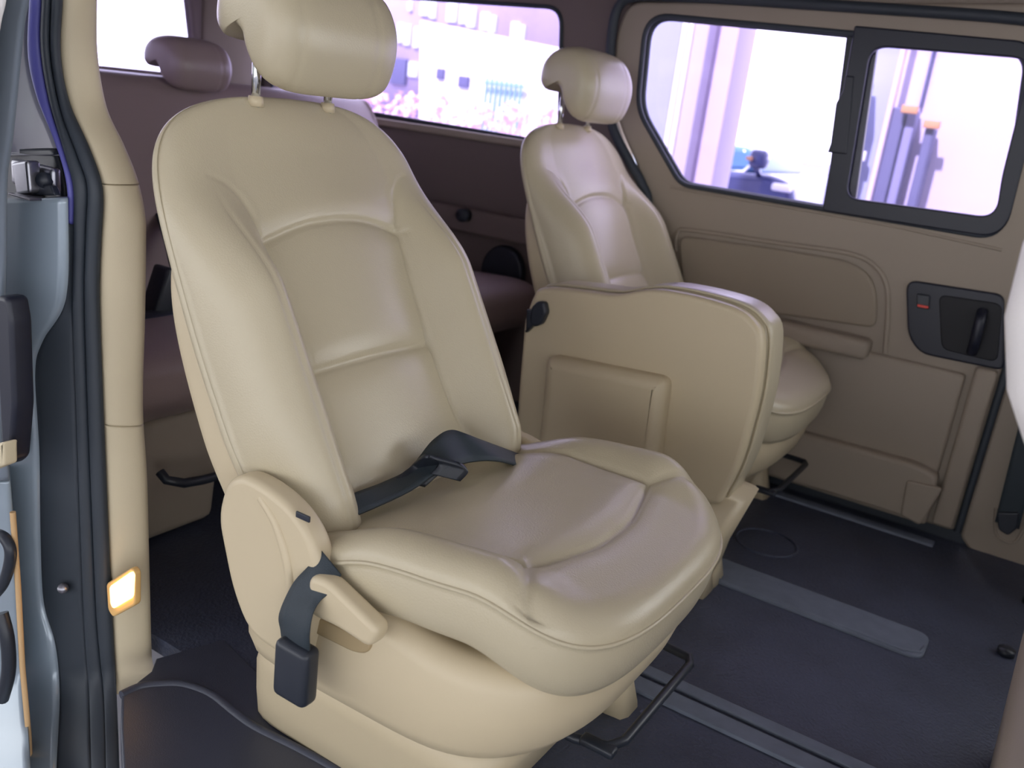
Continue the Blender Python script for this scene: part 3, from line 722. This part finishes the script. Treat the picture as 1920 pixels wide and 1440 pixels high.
# ------------------------------------------------------------------ outside
struct(fin('sun_shade_slab', quad_box((-9, -9, 2.9), (7, 2.7, 3.05), 0), mat('shade_slab_grey', (190, 190, 190), .9)), 'unseen slab added over the van to shade it from the sun')  # out of view, added to keep the sun off the van
GZ = -.48
ASPH = mat('concrete_ground', (150, 148, 155), .9, bump='noise', bscale=20, bstr=.3, var=.15)
struct(tag(fin('ground', quad_box((-60, -30, GZ-.1), (40, 60, GZ), 0), ASPH)))
bpy.data.objects['ground']['kind'] = 'structure'
GREYW = mat('blue_grey_wall', (172, 178, 205), .8)
COLM = mat('pale_column', (198, 188, 208), .7)
PANELW = mat('white_door_panel', (205, 195, 222), .6)
DARKB = mat('violet_grey_bumper', (92, 92, 130), .6)
ORNG = mat('orange_cap', (205, 150, 110), .6)
WHITE = mat('white_strip', (250, 250, 255), .5)
CARP = mat('dark_car_paint', (60, 66, 110), .2, metal=.3, coat=1)
def slab(pts, y, th, m, name, label, cat, z0=GZ, z1=None):
    """upright outdoor panel measured at its own distance y; pts = (px_left, px_right, py) at mid height, standing on the ground"""
    xl = P(pts[0], pts[2], 'y', y).x; xr = P(pts[1], pts[2], 'y', y).x
    return xl, xr
def post(pxl, pxr, py, y, th, m, name, label, cat, top=4.0, z0=GZ, group=None):
    xl = P(pxl, py, 'y', y).x; xr = P(pxr, py, 'y', y).x
    o = fin(name, quad_box((xl, y, z0), (xr, y+th, top), .01), m); tag(o, label, cat, group); return o
OY = 5.2
post(1120, 1262, 160, OY+.3, .2, GREYW, 'garage_wall', 'blue-grey garage wall section outside behind the rear pane', 'wall')
post(1261, 1270, 160, OY, .06, WHITE, 'wall_strip', 'bright white vertical strip, left one of the pair outside', 'strip')
post(1273, 1282, 160, OY, .06, WHITE, 'wall_strip', 'bright white vertical strip, right one of the pair outside', 'strip')
post(1284, 1312, 160, OY, .35, COLM, 'concrete_column', 'pale lilac column beside the white strips outside', 'column')
post(1312, 1368, 160, OY+.12, .3, mat('pale_column_light', (205, 192, 218), .7), 'concrete_column', 'wider pale column at the edge of the bright opening outside', 'column')
post(1556, 1592, 300, OY+.1, .2, GREYW, 'gate_post', 'violet-grey gate post outside, half hidden by the window divider', 'post', top=P(1590, 145, 'y', OY).z)
post(1597, 1652, 300, OY+.35, .2, GREYW, 'garage_wall', 'blue-grey garage wall section outside in the left of the sliding pane', 'wall')
post(1640, 1650, 300, OY, .06, mat('pink_white', (225, 205, 225), .6), 'wall_strip', 'pinkish white strip outside beyond the sliding pane', 'strip')
post(1652, 1677, 300, OY+.02, .1, DARKB, 'dock_bumper', 'dark violet upright bumper outside, left of the pair in the sliding pane', 'bumper', top=P(1675, 200, 'y', OY).z)
post(1680, 1699, 300, OY+.03, .1, mat('mid_violet', (130, 128, 168), .6), 'dock_post', 'lighter violet upright post with orange cap outside', 'post', top=P(1700, 205, 'y', OY).z)
post(1720, 1738, 300, OY, .12, DARKB, 'dock_bumper', 'dark violet upright bumper on the white door outside', 'bumper', top=P(1740, 240, 'y', OY).z)
for (a, b_, c_, d_), t in (((1692, 200, 1712, 207), 'orange cap on the lighter upright post outside'), ((1733, 228, 1752, 236), 'orange cap on the dark bumper in front of the white door')):
    q0 = P(a, b_, 'y', OY-.01); q1 = P(c_, d_, 'y', OY+.1)
    tag(fin('orange_cap', quad_box((q0.x, OY-.03, q0.z-.03), (q0.x+.08, OY-.001, q0.z+.01), .004), ORNG), t, 'cap')
post(1653, 2100, 300, OY+.15, .2, PANELW, 'garage_door', 'large white-lilac garage door outside, filling the sliding pane', 'garage door')
dl = fin('door_joint', quad_box((P(1748, 100, 'y', OY+.14).x, OY+.125, P(1735, 200, 'y', OY).z), (P(1754, 100, 'y', OY+.14).x+.0, OY+.148, 4.0), .002), DARKB); tag(dl, 'dark vertical joint at the top of the white garage door', 'joint')
tag(fin('notice', quad_box(P(1603, 281, 'y', OY+.28), P(1620, 302, 'y', OY+.25), .001), WHITE), 'small white notice on the blue-grey wall outside', 'notice')

# parked car beyond the opening
CY = 7.5
def cx_(px, py): q = P(px, py, 'y', CY); return (q.x, q.z)
car = thing('parked_car', (P(1380, 330, 'y', CY).x, CY+.85, GZ), 'dark car with wing mirror parked outside, low in the rear door pane', 'car')
gp = [cx_(1485, 352), cx_(1492, 395)]
xr = gp[1][0]
body = [cx_(1180, 312), cx_(1340, 318), cx_(1405, 324), cx_(1440, 326), cx_(1470, 338), gp[0], (xr+.1, GZ+.55), (xr+.1, GZ+.22), (cx_(1180, 312)[0], GZ+.22)]
fin('car_body', wallm(plate([rnd(body, .06)], 1.7, .06, 4), CY+.85), CARP, car)
cab = [cx_(1200, 316), cx_(1230, 262), cx_(1300, 262), cx_(1392, 276), cx_(1406, 300), cx_(1412, 326)]
fin('car_cabin', wallm(plate([rnd(cab, .05)], 1.4, .05, 4), CY+.85), mat('car_glass_blue', (90, 130, 170), .15), car)
fin('window_trim', tube([Vector((x, CY+.12, z)) for x, z in [cx_(1330, 322), cx_(1385, 322), cx_(1408, 300)]], .012), WHITE, car)
mm = P(1424, 298, 'y', CY-.12)
wm = fin('wing_mirror', box(mm, (.15, .13, .15), .045, 5), CARP, car)
fin('turn_signal', box(P(1405, 297, 'y', CY-.2), (.05, .03, .03), .008), ORNG, wm)
fin('mirror_arm', cyl(mm+Vector((-.02, 0, -.06)), mm+Vector((-.03, .14, -.12)), .025), CARP, wm)
fin('headlight', box(P(1466, 352, 'y', CY), (.16, .08, .06), .02), WHITE, car)
for xx in (body[0][0]+.5, xr-.45):
    fin('wheel', cyl((xx, CY-.02, GZ+.31), (xx, CY+.2, GZ+.31), .31, 32), RUBBER, car)

# building, fence and planting beyond the quarter window
BLDG = mat('lilac_facade', (178, 164, 198), .8, var=.05)
WINP = mat('pale_window', (215, 225, 245), .3)
FEN = mat('white_hoarding', (240, 238, 248), .7)
bd = thing('building', (-22, 20, GZ), 'lilac-grey building with rows of pale windows far behind the quarter window', 'building')
def bx(px, py): return P(px, py, 'y', 20)
bl = bx(700, 60).x; brr = bx(1000, 60).x
fin('facade', quad_box((bl-6, 20.1, GZ), (brr, 28, bx(900, -60).z+2), .0), BLDG, bd)
for (a, b_, c_, d_) in [(745, 42, 752, 80), (757, 45, 766, 85), (775, 50, 783, 90), (764, 0, 770, 20), (788, 0, 803, 30), (806, 2, 814, 35), (838, 2, 853, 42), (862, 8, 872, 45), (876, 12, 888, 52), (901, 22, 913, 58), (917, 28, 926, 62), (958, 40, 970, 72), (972, 46, 980, 76), (765, 115, 780, 145)]:
    q0, q1 = bx(a, b_), bx(c_, d_)
    lbl(fin('window', quad_box((q0.x, 20.02, q0.z), (q1.x, 20.15, q1.z), .01), WINP, bd), 'pale window')
q0, q1 = bx(734, 108), bx(758, 160)
lbl(fin('doorway', quad_box((q0.x, 20.0, q0.z), (q1.x, 20.15, q1.z), .01), DARKB, bd), 'dark doorway')
hw = thing('white_hall', (-16, 16, GZ), 'bright white low hall in front of the lilac building', 'building')
def hx(px, py): return P(px, py, 'y', 16)
pl = [(hx(788, 250).x, GZ), (hx(788, 40).x, hx(788, 38).z), (hx(1060, 85).x, hx(1060, 92).z), (hx(1060, 240).x+.5, GZ)]
fin('hall_wall', wallm(plate([pl], .4, .01), 16.2), FEN, hw)
for (a, b_, c_, d_) in [(822, 128, 834, 150), (863, 142, 880, 166)]:
    q0, q1 = hx(a, b_), hx(c_, d_)
    fin('window', quad_box((q0.x, 15.93, q0.z), (q1.x, 16.0, q1.z), .01), DARKB, hw)
rl = thing('railing', (hx(950, 150).x, 15.85, GZ), 'teal grey railing of upright bars before the white hall', 'railing')
TEAL = mat('teal_rail', (120, 160, 180), .5)
for k in range(8):
    q0 = hx(919+k*9, 146+k*1.5)
    fin('bar', quad_box((q0.x, 15.85, GZ), (q0.x+.05, 15.9, q0.z), .005), TEAL, rl)
qa, qb = hx(915, 150), hx(990, 162)
fin('top_rail', quad_box((qa.x, 15.84, qb.z-.05), (qb.x, 15.91, qb.z), .005), TEAL, rl)
import random
random.seed(3)
PINK = mat('pink_foliage', (238, 205, 226), .8, var=.1)
SHN = ['leftmost, beside the big headrest', 'second from the left', 'left of the middle', 'in the middle, below the dark hall window', 'below the railing', 'rightmost, beside the small headrest']
for i in range(6):
    px = 690+i*66; py = 205+i*9
    c0 = P(px, py, 'y', 12)
    bm = bmesh.new()
    for k in range(90):
        th = random.uniform(0, 2*pi); r = random.uniform(0, .33); h = random.uniform(-.15, .38)
        m4 = Matrix.Translation(c0+Vector((r*cos(th), r*sin(th), h*(1-r)))) @ Matrix.Rotation(random.uniform(0, pi), 4, 'X') @ Matrix.Rotation(random.uniform(0, pi), 4, 'Z')
        bmesh.ops.create_cone(bm, cap_ends=True, segments=5, radius1=.05, radius2=.01, depth=.02, matrix=m4)
    bmesh.ops.create_cone(bm, cap_ends=True, segments=8, radius1=.05, radius2=.03, depth=c0.z-GZ, matrix=Matrix.Translation((c0.x, c0.y, (c0.z+GZ)/2)))
    me = bpy.data.meshes.new('shrub'); bm.to_mesh(me); bm.free()
    tag(fin('flowering_shrub', me, PINK, smooth=False), 'washed-out pink shrub beyond the quarter window, '+SHN[i], 'shrub', 'pink shrubs beyond the quarter window')
